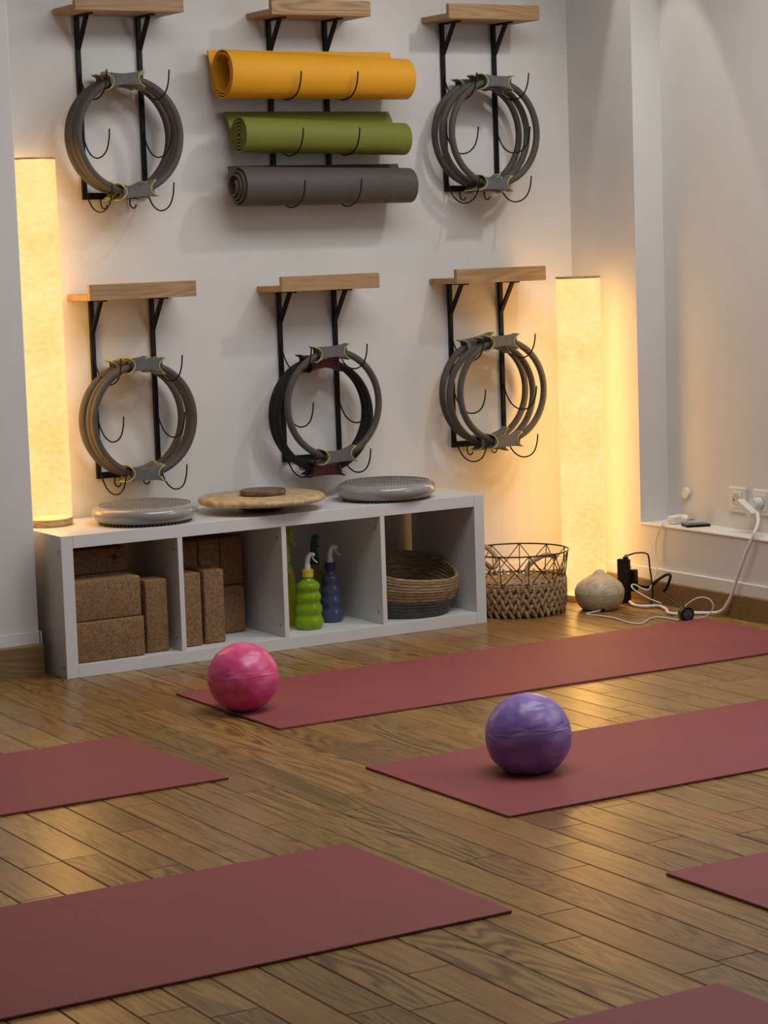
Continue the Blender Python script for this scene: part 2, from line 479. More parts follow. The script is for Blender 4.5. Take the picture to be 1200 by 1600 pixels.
# ------------------------------------------------------------------ floor planks
PWID = 0.0935
known = {-11: [-2.10, -2.93], -9: [-1.867, -3.05], -8: [-2.044], -7: [-1.733, -2.93], -6: [-1.535], -5: [-0.561],
         -4: [-1.883, -2.932], -3: [-0.563, -1.577, -2.783], -2: [-1.876, -2.383, -3.189], -1: [-0.577, -1.748, -2.557],
         0: [-0.72, -1.204, -2.405], 1: [-2.287], 2: [-0.142, -1.291, -2.498], 3: [-2.204], 4: [-1.254, -2.555],
         5: [-2.411], 14: [-1.222]}
rng = random.Random(11)
ytop, ybot = 0.405, -4.30
tilt = -0.0075
def plank_mesh(w, L):
    g, ch, ce, t = 0.0010, 0.0016, 0.0008, 0.016
    x0, x1, y0, y1 = g, w-g, -L+g, -g
    V = [(x0, y0, -t), (x1, y0, -t), (x1, y1, -t), (x0, y1, -t), (x0, y0, -ch), (x1, y0, -ch), (x1, y1, -ch), (x0, y1, -ch),
         (x0+ch, y0+ce, 0), (x1-ch, y0+ce, 0), (x1-ch, y1-ce, 0), (x0+ch, y1-ce, 0)]
    F = [(0,1,5,4),(1,2,6,5),(2,3,7,6),(3,0,4,7),(4,5,9,8),(5,6,10,9),(6,7,11,10),(7,4,8,11),(8,9,10,11)]
    return V, F
rest_v, rest_f = [], []
count = 0
for k in range(-36, 23):
    x = 0.020 + PWID*k
    js = sorted(known.get(k, []), reverse=True)
    cuts = [ytop]
    for jv in js:
        while cuts[-1]-jv > 1.45:
            cuts.append(cuts[-1]-rng.uniform(0.55, 1.0))
        cuts.append(jv)
    while cuts[-1]-ybot > 0.25:
        nxt = cuts[-1]-(rng.uniform(0.35, 1.3))
        cuts.append(max(nxt, ybot))
    for a, b in zip(cuts[:-1], cuts[1:]):
        if a-b < 0.05: continue
        V, F = plank_mesh(PWID, a-b)
        xx = x + (a+1.9)*(-tilt)
        # is it in the neighbourhood of the view?
        seen = x > -1.35 - max(0, -(a+1.2))*0.28 and count < 285
        if seen:
            me = bpy.data.meshes.new('plank'); me.from_pydata(V, [], F); me.materials.append(M['plank'])
            o = bpy.data.objects.new('plank', me); C.objects.link(o); o.parent = floor
            o.location = (xx, a, 0.0); o.rotation_euler = (0, 0, tilt)
            count += 1
        else:
            n0 = len(rest_v)
            rest_v += [(vx+xx, vy+a, vz) for vx, vy, vz in V]
            rest_f += [tuple(i+n0 for i in f) for f in F]
# planks nearer the photographer and off to the left
for k in range(-48, 23):
    y = ybot
    if k < -36: y = ytop-0.3
    x = 0.020+PWID*k
    while y > -8.4:
        L = rng.uniform(0.6, 1.3)
        V, F = plank_mesh(PWID, L)
        n0 = len(rest_v); xx = x+(y+1.9)*(-tilt)
        rest_v += [(vx+xx, vy+y, vz) for vx, vy, vz in V]
        rest_f += [tuple(i+n0 for i in f) for f in F]
        y -= L
me = bpy.data.meshes.new('plank_field'); me.from_pydata(rest_v, [], rest_f); me.materials.append(M['plank'])
o = bpy.data.objects.new('plank_field', me); C.objects.link(o); o.parent = floor; o['kind'] = 'stuff'

# ------------------------------------------------------------------ white cube shelf
SH = thing('cube_shelf', 'long white low cube shelf with four open compartments standing against the wall', 'shelf', (0, 0, 0))
SW, SD, SHH, TK = 1.47, 0.39, 0.42, 0.038
for x0 in (0, SW-TK):
    p = obj('side_panel', bbox(x0, x0+TK-0.0006, 0, SD, 0, SHH, 0.0012, 2), M['white_lacquer'], SH)
    xs = -0.0006 if x0 == 0 else SW+0.0006
    if x0 == 0:
        for (sy, sz) in ((0.019, SHH-0.045), (0.019, 0.030)):
            bm = bmesh.new(); bmesh.ops.create_cone(bm, cap_ends=True, segments=14, radius1=0.0045, radius2=0.0045, depth=0.002,
                                                    matrix=Matrix.Translation((xs, sy, sz)) @ Matrix.Rotation(math.pi/2, 4, 'Y'))
            obj('screw', bm, M['steel'], p)
obj('top_panel', bbox(TK, SW-TK, 0.0006, SD, SHH-TK, SHH-0.0004, 0.001, 2), M['white_lacquer'], SH)
obj('bottom_panel', bbox(TK, SW-TK, 0.0006, SD, 0.0, TK, 0.001, 2), M['white_lacquer'], SH)
CELL = (SW-2*TK-3*0.016)/4
for i in range(3):
    x0 = TK+CELL*(i+1)+0.016*i
    d = obj('divider', bbox(x0, x0+0.016, 0.001, SD, TK, SHH-TK, 0.0008, 2), M['white_lacquer'], SH)
    for (sy, sz) in ((0.03, 0.075), (0.03, SHH-0.075)):
        bm = bmesh.new(); bmesh.ops.create_cone(bm, cap_ends=True, segments=12, radius1=0.005, radius2=0.005, depth=0.001,
                                                matrix=Matrix.Translation((x0-0.0003, sy, sz)) @ Matrix.Rotation(math.pi/2, 4, 'Y'))
        obj('dowel_plug', bm, M['rack_oak'], d)

# ------------------------------------------------------------------ cork blocks in the shelf
def block(label, x0, y0, z0, sx, sy, sz, rz=0.0):
    o = obj('cork_block', bbox(-sx/2, sx/2, -sy/2, sy/2, 0, sz, 0.006, 3), M['cork'])
    smooth(o, 50)
    o.location = (x0+sx/2, y0+sy/2, z0); o.rotation_euler = (0, 0, rz)
    return tag(o, label, 'yoga block', 'cork yoga blocks in the shelf')
G = 0.0007
zb = TK+G
block('lower of two wide cork blocks at the front of the leftmost compartment', 0.041, 0.014, zb, 0.220, 0.075, 0.120)
block('upper of two wide cork blocks at the front of the leftmost compartment', 0.038+G, 0.017, zb+0.1207, 0.217, 0.075, 0.120)
block('cork block standing upright on the right in the leftmost compartment', 0.276, 0.034, zb, 0.074, 0.120, 0.220)
b1 = block('cork block hidden low behind the two wide blocks, leftmost compartment', 0.045, 0.125, zb, 0.225, 0.150, 0.120)
b2 = block('cork block hidden high behind the two wide blocks, leftmost compartment', 0.045, 0.128, zb+0.1207, 0.225, 0.150, 0.120)
b3 = block('cork block with dark flower emblem lying on top in the leftmost compartment', 0.043, 0.132, zb+0.2414, 0.225, 0.120, 0.075)
# printed emblem: a rosette of petals above a short line of print
bm = bmesh.new()
def petal(cx, cz, a, l, w):
    d = Vector((math.cos(a), 0, math.sin(a))); s = Vector((-d.z, 0, d.x))
    c = Vector((cx, -0.0606, cz))
    bm.faces.new([bm.verts.new(p) for p in (c, c+d*l*0.5+s*w, c+d*l, c+d*l*0.5-s*w)])
for i in range(8): petal(0.070, 0.046, i*math.pi/4, 0.012, 0.0032)
for i in range(9):
    xx = 0.0555+i*0.0034
    bm.faces.new([bm.verts.new((xx+dx, -0.0606, 0.0265+dz)) for dx, dz in ((0, 0), (0.0024, 0), (0.0024, 0.0034), (0, 0.0034))])
fixn(bm)
obj('printed_emblem', bm, M['cork_print'], b3)
x2 = TK+CELL+0.016
block('cork block standing beside the divider, front left of second compartment', x2+0.008, 0.050, zb, 0.072, 0.120, 0.224)
block('cork block standing at front of second compartment, right of another upright block', x2+0.0925, 0.058, zb, 0.070, 0.120, 0.226)
rear = [('rear left', 0.040), ('rear middle', 0.119), ('rear right', 0.222)]
names = {(0, 0): 'cork block on end low at rear left of second compartment, behind others', (1, 0): 'cork block low at rear middle of second compartment, behind upright ones',
         (2, 0): 'cork block low at rear right of second compartment, nearest its bare panel', (0, 1): 'cork block stacked high at rear left of second compartment',
         (1, 1): 'cork block stacked high at rear middle of second compartment', (2, 1): 'cork block stacked high at rear right of second compartment'}
for i in range(3):
    for j in range(2):
        xx = x2+0.066+0.078*i
        block(names[(i, j)], xx, 0.186+(0.006 if j else 0), zb+j*0.1507, 0.0765, 0.198, 0.150)

# ------------------------------------------------------------------ spray bottles
def bubble_profile(nb, r0, r1, h, neck):
    pr = [(0.0, 0.0), (r0*0.80, 0.0)]
    z = 0.0; tot = sum(1-0.09*i for i in range(nb))
    for i in range(nb):
        hh = h*(1-0.09*i)/tot
        R = r0+(r1-r0)*i/max(1, nb-1)
        for s in range(1, 9):
            t = s/9
            pr.append((R*(0.76+0.24*math.sin(math.pi*t)**0.7), z+hh*t))
        z += hh
    pr += [(r1*0.72, z), (neck, z+0.012), (neck, z+0.022)]
    return pr
def spray_head(parent, z, mat, size=1.0, rot=0.0, capm=None, arm=True):
    hd = obj('spray_head', lathe([(0.0125*size, z), (0.0125*size, z+0.012*size), (0.010*size, z+0.020*size), (0.009*size, z+0.03*size)], 18), mat, parent)
    smooth(hd, 40)
    bm = bmesh.new()
    pts = catmull([(0.0, 0, z+0.028*size), (0.004*size, 0, z+0.045*size), (0.014*size, 0, z+0.058*size), (0.030*size, 0, z+0.054*size)], 5)
    tube(pts, lambda t: (0.0105-0.0035*t)*size, 10, bm)
    tr = smooth(obj('nozzle_body', bm, mat, hd))
    tr.rotation_euler = (0, 0, rot)
    bm = bmesh.new()
    tube(catmull([(0.020*size, 0, z+0.048*size), (0.028*size, 0, z+0.034*size), (0.040*size, 0, z+0.024*size)], 5), 0.0030*size, 8, bm)
    tg = smooth(obj('trigger', bm, mat, hd)); tg.rotation_euler = (0, 0, rot)
def bottle(label, x, y, prof, bm_mat, capm, headm, neck, rot, size=1.0):
    t = thing('spray_bottle', label, 'spray bottle', (x, y, TK+G), 0, 'spray bottles in the third compartment')
    body = smooth(obj('bottle_body', lathe(prof, 32), bm_mat, t), 60)
    z = prof[-1][1]
    smooth(obj('cap', lathe([(0, z-0.006), (neck*1.25, z-0.006), (neck*1.25, z+0.016), (neck*1.05, z+0.018), (0, z+0.018)], 20), capm, t), 40)
    spray_head(t, z+0.018, headm, size, rot)
    return t
bottle('green see-through bubble-shaped spray bottle with yellow collar at shelf front', 0.868, 0.100, bubble_profile(4, 0.046, 0.038, 0.148, 0.014), M['pl_green'], M['cap_yellow'], M['white_plastic'], 0.0145, math.radians(-25), 0.8)
bottle('navy blue ribbed spray bottle with white trigger beside the green one', 0.990, 0.172, bubble_profile(4, 0.040, 0.029, 0.150, 0.014), M['pl_blue'], M['cap_navy'], M['white_plastic'], 0.0145, math.radians(-25), 0.85)
tall = [(0, 0), (0.038, 0), (0.040, 0.01), (0.040, 0.06), (0.032, 0.10), (0.030, 0.15), (0.024, 0.185), (0.014, 0.20), (0.014, 0.21)]
bottle('tall lemon yellow spray bottle half hidden behind the left divider', 0.846, 0.205, tall, M['pl_lemon'], M['cap_lime'], M['cap_lime'], 0.0145, math.radians(-75), 1.25)
bottle('amber yellow spray bottle with teal head, rearmost between green and navy bottles', 0.995, 0.285, bubble_profile(3, 0.036, 0.028, 0.155, 0.013), M['pl_amber'], M['cap_teal'], M['cap_teal'], 0.0135, math.radians(40), 1.1)

# ------------------------------------------------------------------ oval seagrass basket in the fourth compartment
SB = thing('seagrass_basket', 'round seagrass basket with grey coiled lower half in the rightmost compartment', 'basket', (1.262, 0.142, TK+G))
def coil_surface(z0, z1, ncoil, inner):
    pr = []
    for i in range(ncoil*6+1):
        t = i/(ncoil*6)
        z = z0+(z1-z0)*t
        base = 0.120+0.040*min(1.0, z/0.11)**0.8
        rip = 0.0028*abs(math.sin(math.pi*t*ncoil))
        pr.append((base+(rip-0.0 if not inner else -0.008-rip), z))
    return pr
def wonk(r, z, a, i):
    f = z/0.16
    ell = 1.0+0.015*math.cos(2*a)
    dz = f*(0.040*math.cos(a-math.radians(105))+0.004*math.sin(3*a))
    return r*ell, z+dz
go = coil_surface(0.0, 0.066, 5, False); gi = coil_surface(0.006, 0.066, 5, True)
bm = lathe([(0.0, 0.0)]+go+list(reversed(gi))+[(0.0, 0.006)], 56, fr=wonk, close=False)
smooth(obj('coiled_base', bm, M['grey_coil'], SB))
wo = coil_surface(0.066, 0.150, 7, False); wi = coil_surface(0.066, 0.150, 7, True)
bm = lathe(wo+list(reversed(wi)), 56, fr=wonk, close=False)
smooth(obj('woven_wall', bm, M['seagrass'], SB))
rimp = []
for i in range(56):
    a = 2*math.pi*i/56
    r_, z_ = wonk(wo[-1][0]-0.004, 0.152, a, 0)
    rimp.append((r_*math.cos(a), r_*math.sin(a), z_))
smooth(obj('rim', tube(rimp, 0.0065, 10, None, True), M['seagrass'], SB))

# ------------------------------------------------------------------ on top of the shelf
ZT = SHH+G
def balance_disc(label, x, y, rz):
    t = thing('balance_disc', label, 'balance cushion', (x, y, ZT), rz, 'balance cushions on the shelf')
    pr = [(0, 0.004), (0.120, 0.003), (0.134, 0.004), (0.148, 0.010), (0.158, 0.021), (0.162, 0.032), (0.158, 0.043), (0.149, 0.051), (0.138, 0.054), (0.10, 0.058), (0.05, 0.060), (0, 0.0605)]
    smooth(obj('cushion', lathe(pr, 56), M['disc_grey'], t))
    bm = bmesh.new()
    for j, rr in enumerate([0.010+0.0105*i for i in range(13)]):
        n = max(5, int(2*math.pi*rr/0.0105))
        z = 0.0605-0.0025*(rr/0.10)**2 if rr < 0.1 else 0.058-0.004*((rr-0.1)/0.038)
        for i in range(n):
            a = 2*math.pi*(i+0.5*(j % 2))/n
            c = Vector((rr*math.cos(a), rr*math.sin(a), z))
            base = [bm.verts.new(c+Vector((0.0040*math.cos(q), 0.0040*math.sin(q), -0.0006))) for q in (0, math.pi/3, 2*math.pi/3, math.pi, 4*math.pi/3, 5*math.pi/3)]
            top = bm.verts.new(c+Vector((0, 0, 0.0036)))
            for i2 in range(6): bm.faces.new((base[i2], base[(i2+1) % 6], top))
    nb = obj('nubs', bm, M['disc_nub'], t); nb['kind'] = 'stuff'
    bm = bmesh.new()
    for i in range(72):
        a = 2*math.pi*i/72
        m = Matrix.Translation((0.131*math.cos(a), 0.131*math.sin(a), 0.0035)) @ Matrix.Rotation(a, 4, 'Z')
        vs = box(bm, -0.010, 0.010, -0.0035, 0.0035, -0.0035, 0.0035)
        bmesh.ops.transform(bm, matrix=m, verts=vs)
    st = obj('underside_studs', bm, M['disc_dark'], t); st['kind'] = 'stuff'
    return t
balance_disc('grey inflatable balance cushion next to the left lamp on the shelf', 0.342, 0.150, 0.2)
balance_disc('grey inflatable balance cushion on the right end of the shelf', 1.185, 0.135, 1.1)

WB = thing('balance_board', 'round pressed-wood balance board lying on the shelf between the grey cushions', 'balance board', (0.742, 0.150, ZT))
smooth(obj('dome_base', lathe([(0, 0), (0.055, 0.0), (0.085, 0.012), (0.100, 0.026), (0, 0.026)], 40), M['walnut'], WB), 50)
smooth(obj('platform', lathe([(0, 0.0265), (0.19, 0.0265), (0.196, 0.030), (0.198, 0.037), (0.196, 0.043), (0.190, 0.0465), (0, 0.0465)], 72), M['strand_board'], WB), 50)
WD = tag(smooth(obj('wooden_disc', lathe([(0.006, 0.002), (0.066, 0.0), (0.072, 0.003), (0.073, 0.010), (0.070, 0.016), (0.012, 0.0175), (0.006, 0.0165), (0.006, 0.002)], 48, close=False), M['walnut']), 50),
         'small dark brown wooden disc lying on the round balance board', 'wooden disc')
WD.location = (0.752, 0.160, ZT+0.0470)

# ------------------------------------------------------------------ column lamps
def lamp(label, x, y, z):
    t = thing('column_lamp', label, 'lamp', (x, y, z), 0, 'glowing column lamps')
    smooth(obj('base', lathe([(0, 0), (0.0745, 0), (0.0755, 0.002), (0.0755, 0.020), (0.0745, 0.022), (0, 0.022)], 48), M['lamp_wood'], t), 40)
    bm = bmesh.new(); n = 56; rings = []
    for zz in (0.0225, 0.3, 0.6, 0.85, 1.092):
        rings.append([bm.verts.new((0.075*math.cos(2*math.pi*i/n), 0.075*math.sin(2*math.pi*i/n), zz)) for i in range(n)])
    for A, B in zip(rings[:-1], rings[1:]):
        for i in range(n): bm.faces.new((A[i], A[(i+1) % n], B[(i+1) % n], B[i]))
    smooth(obj('shade', bm, M['shade'], t))
    smooth(obj('top_ring', lathe([(0.066, 1.092), (0.0755, 1.092), (0.0755, 1.098), (0.0, 1.098), (0.0, 1.0935), (0.066, 1.0935)], 48, close=False), M['lamp_wood'], t), 40)
    for i in range(8):
        d = bpy.data.lights.new('lamp_bulb', 'POINT'); d.energy = 3.9; d.color = (1.0, 0.50, 0.125); d.shadow_soft_size = 0.05
        b = bpy.data.objects.new('lamp_bulb', d); C.objects.link(b); b.parent = t; b.location = (0, 0, 0.10+0.128*i)
        b.visible_camera = False
    return t
lamp('tall glowing linen column lamp standing on the left end of the shelf', 0.088, 0.300, ZT)
lamp('tall glowing linen column lamp standing on the floor in the corner', 1.990, 0.178, 0.0007)

# ------------------------------------------------------------------ wall racks
RK = thing('wall_rack', 'x', 'wall rack', (0, 0, 0), 0, 'oak and black steel wall racks')
RS = 0.205
for x in (0.0, RS):
    rl = obj('rail', bbox(x-0.0075, x+0.0075, -0.0125, -0.0008, 0.0, 0.553, 0.001, 1), M['black_steel'], RK)
    bm = bmesh.new(); bar(bm, (x, -0.011, 0.455), (x, -0.082, 0.551), 0.012, 0.010); fixn(bm)
    obj('strut', bm, M['black_steel'], RK)
    obj('arm', bbox(x-0.0075, x+0.0075, -0.115, -0.0008, 0.5495, 0.5545), M['black_steel'], RK)
obj('bottom_bar', bbox(0.0078, RS-0.0078, -0.010, -0.0012, 0.0, 0.020, 0.001, 1), M['black_steel'], RK)
HP = [(.010, .085), (.030, .045), (.060, .015), (.098, .001), (.128, 0), (.157, .006), (.185, .022), (.203, .050), (.210, .082)]
for x in (0.0, RS):
    for zr in (0.297, 0.122, -0.040):
        smooth(obj('hook', tube(catmull([(x, -d, zr+z) for d, z in HP], 4), 0.0024, 8), M['black_steel'], RK))
for x in (0.052, 0.150):
    smooth(obj('small_hook', tube(catmull([(x, -0.008, 0.002), (x, -0.009, -0.018), (x+0.004, -0.012, -0.027), (x+0.012, -0.016, -0.028), (x+0.016, -0.018, -0.018)], 4), 0.0022, 8), M['black_steel'], RK))
obj('board', bbox(-0.075, 0.283, -0.1515, -0.0008, 0.555, 0.573, 0.001, 1), M['rack_oak'], RK)
obj('front_lip', bbox(-0.075, 0.283, -0.170, -0.152, 0.555, 0.603, 0.001, 1), M['rack_oak'], RK)
racks = {'A': (0.306, 1.395, 'oak and black wall rack holding grey rings, top row left, above the lamp'),
         'B': (0.967, 1.395, 'oak and black wall rack holding three rolled yoga mats'),
         'C': (1.621, 1.395, 'oak and black wall rack holding grey rings, top row right of the mats'),
         'D': (0.309, 0.535, 'oak and black wall rack holding grey rings, lower row beside the left lamp'),
         'E': (0.967, 0.535, 'oak and black wall rack holding burgundy-gripped rings, lower row middle'),
         'F': (1.621, 0.535, 'oak and black wall rack holding grey rings, lower row by corner lamp')}
for i, (k, (x, z, lb)) in enumerate(racks.items()):
    r = RK if i == 0 else dup(RK)
    r.location = (x, YW, z); r['label'] = lb

# ------------------------------------------------------------------ pilates rings
def ring_proto(R, r, foam, gripm, trimm):
    t = thing('pilates_ring', 'x', 'exercise ring', (0, 0, 0), 0, 'pilates rings on the wall racks')
    smooth(obj('hoop', torus(R, r, 72, 14), foam, t))
    def outline():
        pts = []
        N = 10
        for i in range(N+1):
            u = -1+2*i/N; pts.append((0.064*u, 0.0165+0.0085*u*u))
        for i in range(1, 8):
            v = 1-2*i/8; pts.append((0.040+0.022*v*v+0.002*v, 0.025*v))
        for i in range(N+1):
            u = 1-2*i/N; pts.append((0.060*u, -0.0155-0.0085*u*u))
        for i in range(1, 8):
            v = -1+2*i/8; pts.append((-(0.040+0.022*v*v+0.002*v), 0.025*v))
        return pts
    ol = outline()
    hy = 0.020
    for s in (1, -1):
        bm = bmesh.new()
        def P(p, y):
            # bend the pad along the hoop
            x, q = p
            return Vector((x, y, s*(R+q*(1 if s > 0 else 1)-x*x*1.1)))
        F = [bm.verts.new(P(p, -hy)) for p in ol]; B = [bm.verts.new(P(p, hy)) for p in ol]
        n = len(ol)
        f1 = bm.faces.new(F); f2 = bm.faces.new(list(reversed(B)))
        for i in range(n): bm.faces.new((F[i], B[i], B[(i+1) % n], F[(i+1) % n]))
        bmesh.ops.triangulate(bm, faces=[f1, f2]); fixn(bm)
        g = obj('grip', bm, gripm, t)
        idx_r = list(range(10, 19)); idx_l = list(range(28, 36))+[0]
        for idx in (idx_r, idx_l):
            bm = bmesh.new()
            for yy in (-hy, hy): tube([P(ol[i % n], yy) for i in idx], 0.0021, 6, bm)
            a, b = ol[idx[0] % n], ol[idx[-1] % n]
            tube([P(a, -hy), P(a, hy)], 0.0021, 6, bm); tube([P(b, -hy), P(b, hy)], 0.0021, 6, bm)
            smooth(obj('edge_trim', bm, trimm, g))
    return t
grey = ring_proto(0.1685, 0.0110, M['grey_foam'], M['grip_grey'], M['lime'])
dark = ring_proto(0.173, 0.0115, M['black_foam'], M['grip_burgundy'], M['black_rubber'])
def ring(proto, first, label, x, y, z, rot):
    r = proto if first else dup(proto)
    r.location = (x, y, z); r.rotation_euler = (0, math.radians(rot), 0); r['label'] = label
    return r
RNG = [('A', 'grey foam ring with lime-edged grips {} on the top left rack', [(0.412, .366, .723, -2.5), (0.410, .317, .724, 1.0), (0.404, .270, .722, -4.5)]),
       ('C', 'grey foam ring with lime-edged grips {} on the top right rack', [(1.724, .364, .722, -6), (1.718, .308, .72, 3.5), (1.726, .262, .722, 2.6)]),
       ('D', 'grey foam ring with lime-edged grips {} on the lower left rack', [(0.414, .366, .716, -3), (0.414, .311, .718, 1), (0.408, .266, .72, 3.0)]),
       ('F', 'grey foam ring with lime-edged grips {} on the lower right rack', [(1.722, .362, .722, -9), (1.716, .308, .714, 4), (1.728, .260, .725, -0.5)])]
first = True
for key, lb, lst in RNG:
    z0 = 0.86 if key in 'AC' else 0.0
    for (x, y, z, rot), w in zip(lst, ('nearest the wall', 'in the middle of three', 'in front')):
        ring(grey, first, lb.format(w), x, y, z+z0, rot); first = False
ring(grey, False, 'grey foam ring hanging in front of two black rings on lower middle rack', 1.076, 0.262, 0.724, -2.0)
ring(dark, True, 'black ring with burgundy grips nearest the wall on lower middle rack', 1.074, 0.358, 0.690, -1.0)
ring(dark, False, 'black ring with burgundy grips behind the grey one on lower middle rack', 1.066, 0.312, 0.683, 1.0)

# ------------------------------------------------------------------ rolled mats on the upper middle rack
def rolled_mat(label, x0, x1, cy, cz, R, th, turns, flap_top, mat, tele=0.0, flap_y=None, k=1.0, drop=0.0, gap=0.008):
    cl = []
    steps = 40
    r_in = R-th/2-gap*turns
    N = int(turns*steps)
    for i in range(N+1):
        a = -2*math.pi*turns*(1-i/N)          # ends at angle 0 : the back, heading up
        r = r_in+gap*turns*i/N
        cl.append((cy+r*math.cos(a), cz+r*math.sin(a)))
    if flap_top is not None:
        ye, ze = cl[-1]
        fy = flap_y if flap_y is not None else ye
        for i in range(1, 7):
            t = i/6; cl.append((ye+(fy-ye)*t*t, ze+(flap_top-ze)*t))
    n = len(cl); bm = bmesh.new(); V = []
    for i, (y, z) in enumerate(cl):
        a = cl[max(0, i-1)]; b = cl[min(n-1, i+1)]
        t = Vector((b[0]-a[0], b[1]-a[1])).normalized(); nx, nz = -t.y, t.x
        off = tele*(i/n-1)
        fl = min(1.0, max(0.0, (i-N)/6.0))          # the loose end keeps level, the roll itself sags and narrows to the right
        row = []
        for xx in (x0, x1):
            for s in (-1, 1):
                yy, zz = y+s*nx*th/2, z+s*nz*th/2
                if xx == x1:
                    kk = k+(1-k)*fl
                    yy = cy+(yy-cy)*kk; zz = (cz-R)+(zz-cz+R)*kk-drop*(1-fl)
                row.append(bm.verts.new((xx+off, yy, zz)))
        V.append(row)
    for i in range(n-1):
        A, B = V[i], V[i+1]
        for p, q_ in ((0, 1), (1, 3), (3, 2), (2, 0)):
            bm.faces.new((A[p], A[q_], B[q_], B[p]))
    bm.faces.new((V[0][0], V[0][2], V[0][3], V[0][1])); bm.faces.new((V[-1][0], V[-1][1], V[-1][3], V[-1][2]))
    fixn(bm)
    o = smooth(obj('rolled_yoga_mat', bm, mat), 50)
    return tag(o, label, 'yoga mat', 'rolled yoga mats on the rack')
rolled_mat('mustard yellow yoga mat rolled up on the topmost hooks', 0.737, 1.405, 0.292, 1.772, 0.0795, 0.0045, 2.6, 1.850, M['mat_yellow'], 0, 0.388, 0.86, 0.002, 0.0085)
rolled_mat('green yoga mat rolled up on hooks between the yellow and grey mats', 0.787, 1.392, 0.292, 1.586, 0.0605, 0.0055, 5.0, 1.658, M['mat_green'], 0, 0.388, 0.93, 0.014, 0.0105)
rolled_mat('charcoal grey yoga mat rolled up on the lowest hooks', 0.785, 1.412, 0.292, 1.4255, 0.0675, 0.0065, 3.6, 1.488, M['mat_grey'], 0.03, 0.372, 0.90, 0.0, 0.0105)

# ------------------------------------------------------------------ mats on the floor
def floor_mat(label, x0, x1, y0, y1, rz=0.0):
    cx, cy = (x0+x1)/2, (y0+y1)/2
    o = obj('yoga_mat', bbox(x0-cx, x1-cx, y0-cy, y1-cy, 0, 0.0055, 0.0015, 2), M['mat_red'])
    o.location = (cx, cy, 0.0006); o.rotation_euler = (0, 0, rz)
    return tag(o, label, 'yoga mat', 'burgundy yoga mats on the floor')
ML = 1.83
floor_mat('burgundy yoga mat under the pink ball, nearest the shelf', 0.143, 2.022, -1.029, -0.426)
floor_mat('burgundy yoga mat under the purple ball', 0.095, 0.095+ML, -2.151, -1.546, 0.002)
floor_mat('burgundy yoga mat at the left edge, level with the pink ball', -0.213-ML, -0.213, -1.440, -0.851)
floor_mat('large burgundy yoga mat in the left foreground', -0.295-ML, -0.295, -2.742, -2.130)
floor_mat('burgundy yoga mat with one corner showing at the right edge, below purple ball', 0.085, 0.085+ML, -3.318, -2.713)
floor_mat('burgundy yoga mat cut off by the bottom edge, far right foreground', -0.257-ML, -0.257, -3.898, -3.293)

# ------------------------------------------------------------------ soft balls
def ball(label, x, y, r, mat, flat, seed):
    bm = bmesh.new()
    bmesh.ops.create_uvsphere(bm, u_segments=64, v_segments=40, radius=r)
    rg = random.Random(seed)
    waves = [(Vector((rg.uniform(-1, 1), rg.uniform(-1, 1), rg.uniform(-1, 1))).normalized(), rg.uniform(9, 24), rg.uniform(0, 6)) for _ in range(7)]
    for v in bm.verts:
        d = v.co.normalized()
        s = 0.0
        for w, f, ph in waves: s += math.sin(f*d.dot(w)+ph+2.5*math.sin(3*d.z+ph))
        v.co = d*(r*(1+0.0032*s))
        zf = -r*(1-flat)
        if v.co.z < zf: v.co.z = zf+(v.co.z-zf)*0.06
        v.co.z *= 0.975
    zmin = min(v.co.z for v in bm.verts)
    for v in bm.verts: v.co.z -= zmin
    o = smooth(obj('exercise_ball', bm, mat)); o.location = (x, y, 0.0064)
    return tag(o, label, 'ball', 'soft exercise balls')
ball('glossy pink soft exercise ball on the mat nearest the shelf', 0.182, -0.765, 0.0955, M['ball_pink'], 0.05, 3)
ball('glossy purple soft exercise ball on the middle right mat', 0.374, -1.828, 0.1010, M['ball_purple'], 0.17, 5)

# ------------------------------------------------------------------ wire and hyacinth basket on the floor
BK = thing('wire_basket', 'round basket of woven water hyacinth with brown wire upper half beside the shelf', 'basket', (1.672, 0.118, 0.0007))
RB = 0.168
bm = lathe([(0, 0.001), (0.135, 0.001), (0.146, 0.012), (0.152, 0.06), (0.153, 0.104), (0.147, 0.104), (0.145, 0.03), (0, 0.010)], 40)
smooth(obj('lining', bm, M['hyacinth'], BK))
bm = bmesh.new()
rg = random.Random(4)
rows, cols = 6, 38
for j in range(rows):
    for i in range(cols):
        a = 2*math.pi*(i+0.5*(j % 2))/cols
        zc = 0.014+j*0.0175
        R0 = 0.151+0.008*min(1, zc/0.05)
        c = Vector((R0*math.cos(a), R0*math.sin(a), zc))
        tdir = Vector((-math.sin(a), math.cos(a), 0)); ndir = Vector((math.cos(a), math.sin(a), 0))
        sl = rg.uniform(0.15, 0.55)*(1 if j % 2 else -1)
        ax = (Vector((0, 0, 1))*math.cos(sl)+tdir*math.sin(sl)).normalized(); bx = ax.cross(ndir)
        L, Wd, Td = 0.0225, 0.0078, 0.0070
        rings = []
        for s in (-1, -0.55, 0, 0.55, 1):
            q = math.sqrt(max(0.03, 1-s*s))
            rings.append([bm.verts.new(c+ax*(L*s)+bx*(Wd*q*math.cos(2*math.pi*m/6))+ndir*(Td*q*math.sin(2*math.pi*m/6))) for m in range(6)])
        for A, B in zip(rings[:-1], rings[1:]):
            for m in range(6): bm.faces.new((A[m], A[(m+1) % 6], B[(m+1) % 6], B[m]))
        bm.faces.new(rings[0]); bm.faces.new(rings[-1])
fixn(bm)
w = smooth(obj('woven_strands', bm, M['hyacinth'], BK)); w['kind'] = 'stuff'
ZR = 0.205
smooth(obj('top_ring', torus(RB+0.004, 0.0026, 56, 8, None, (0, 0, ZR), 'XY'), M['wire'], BK))
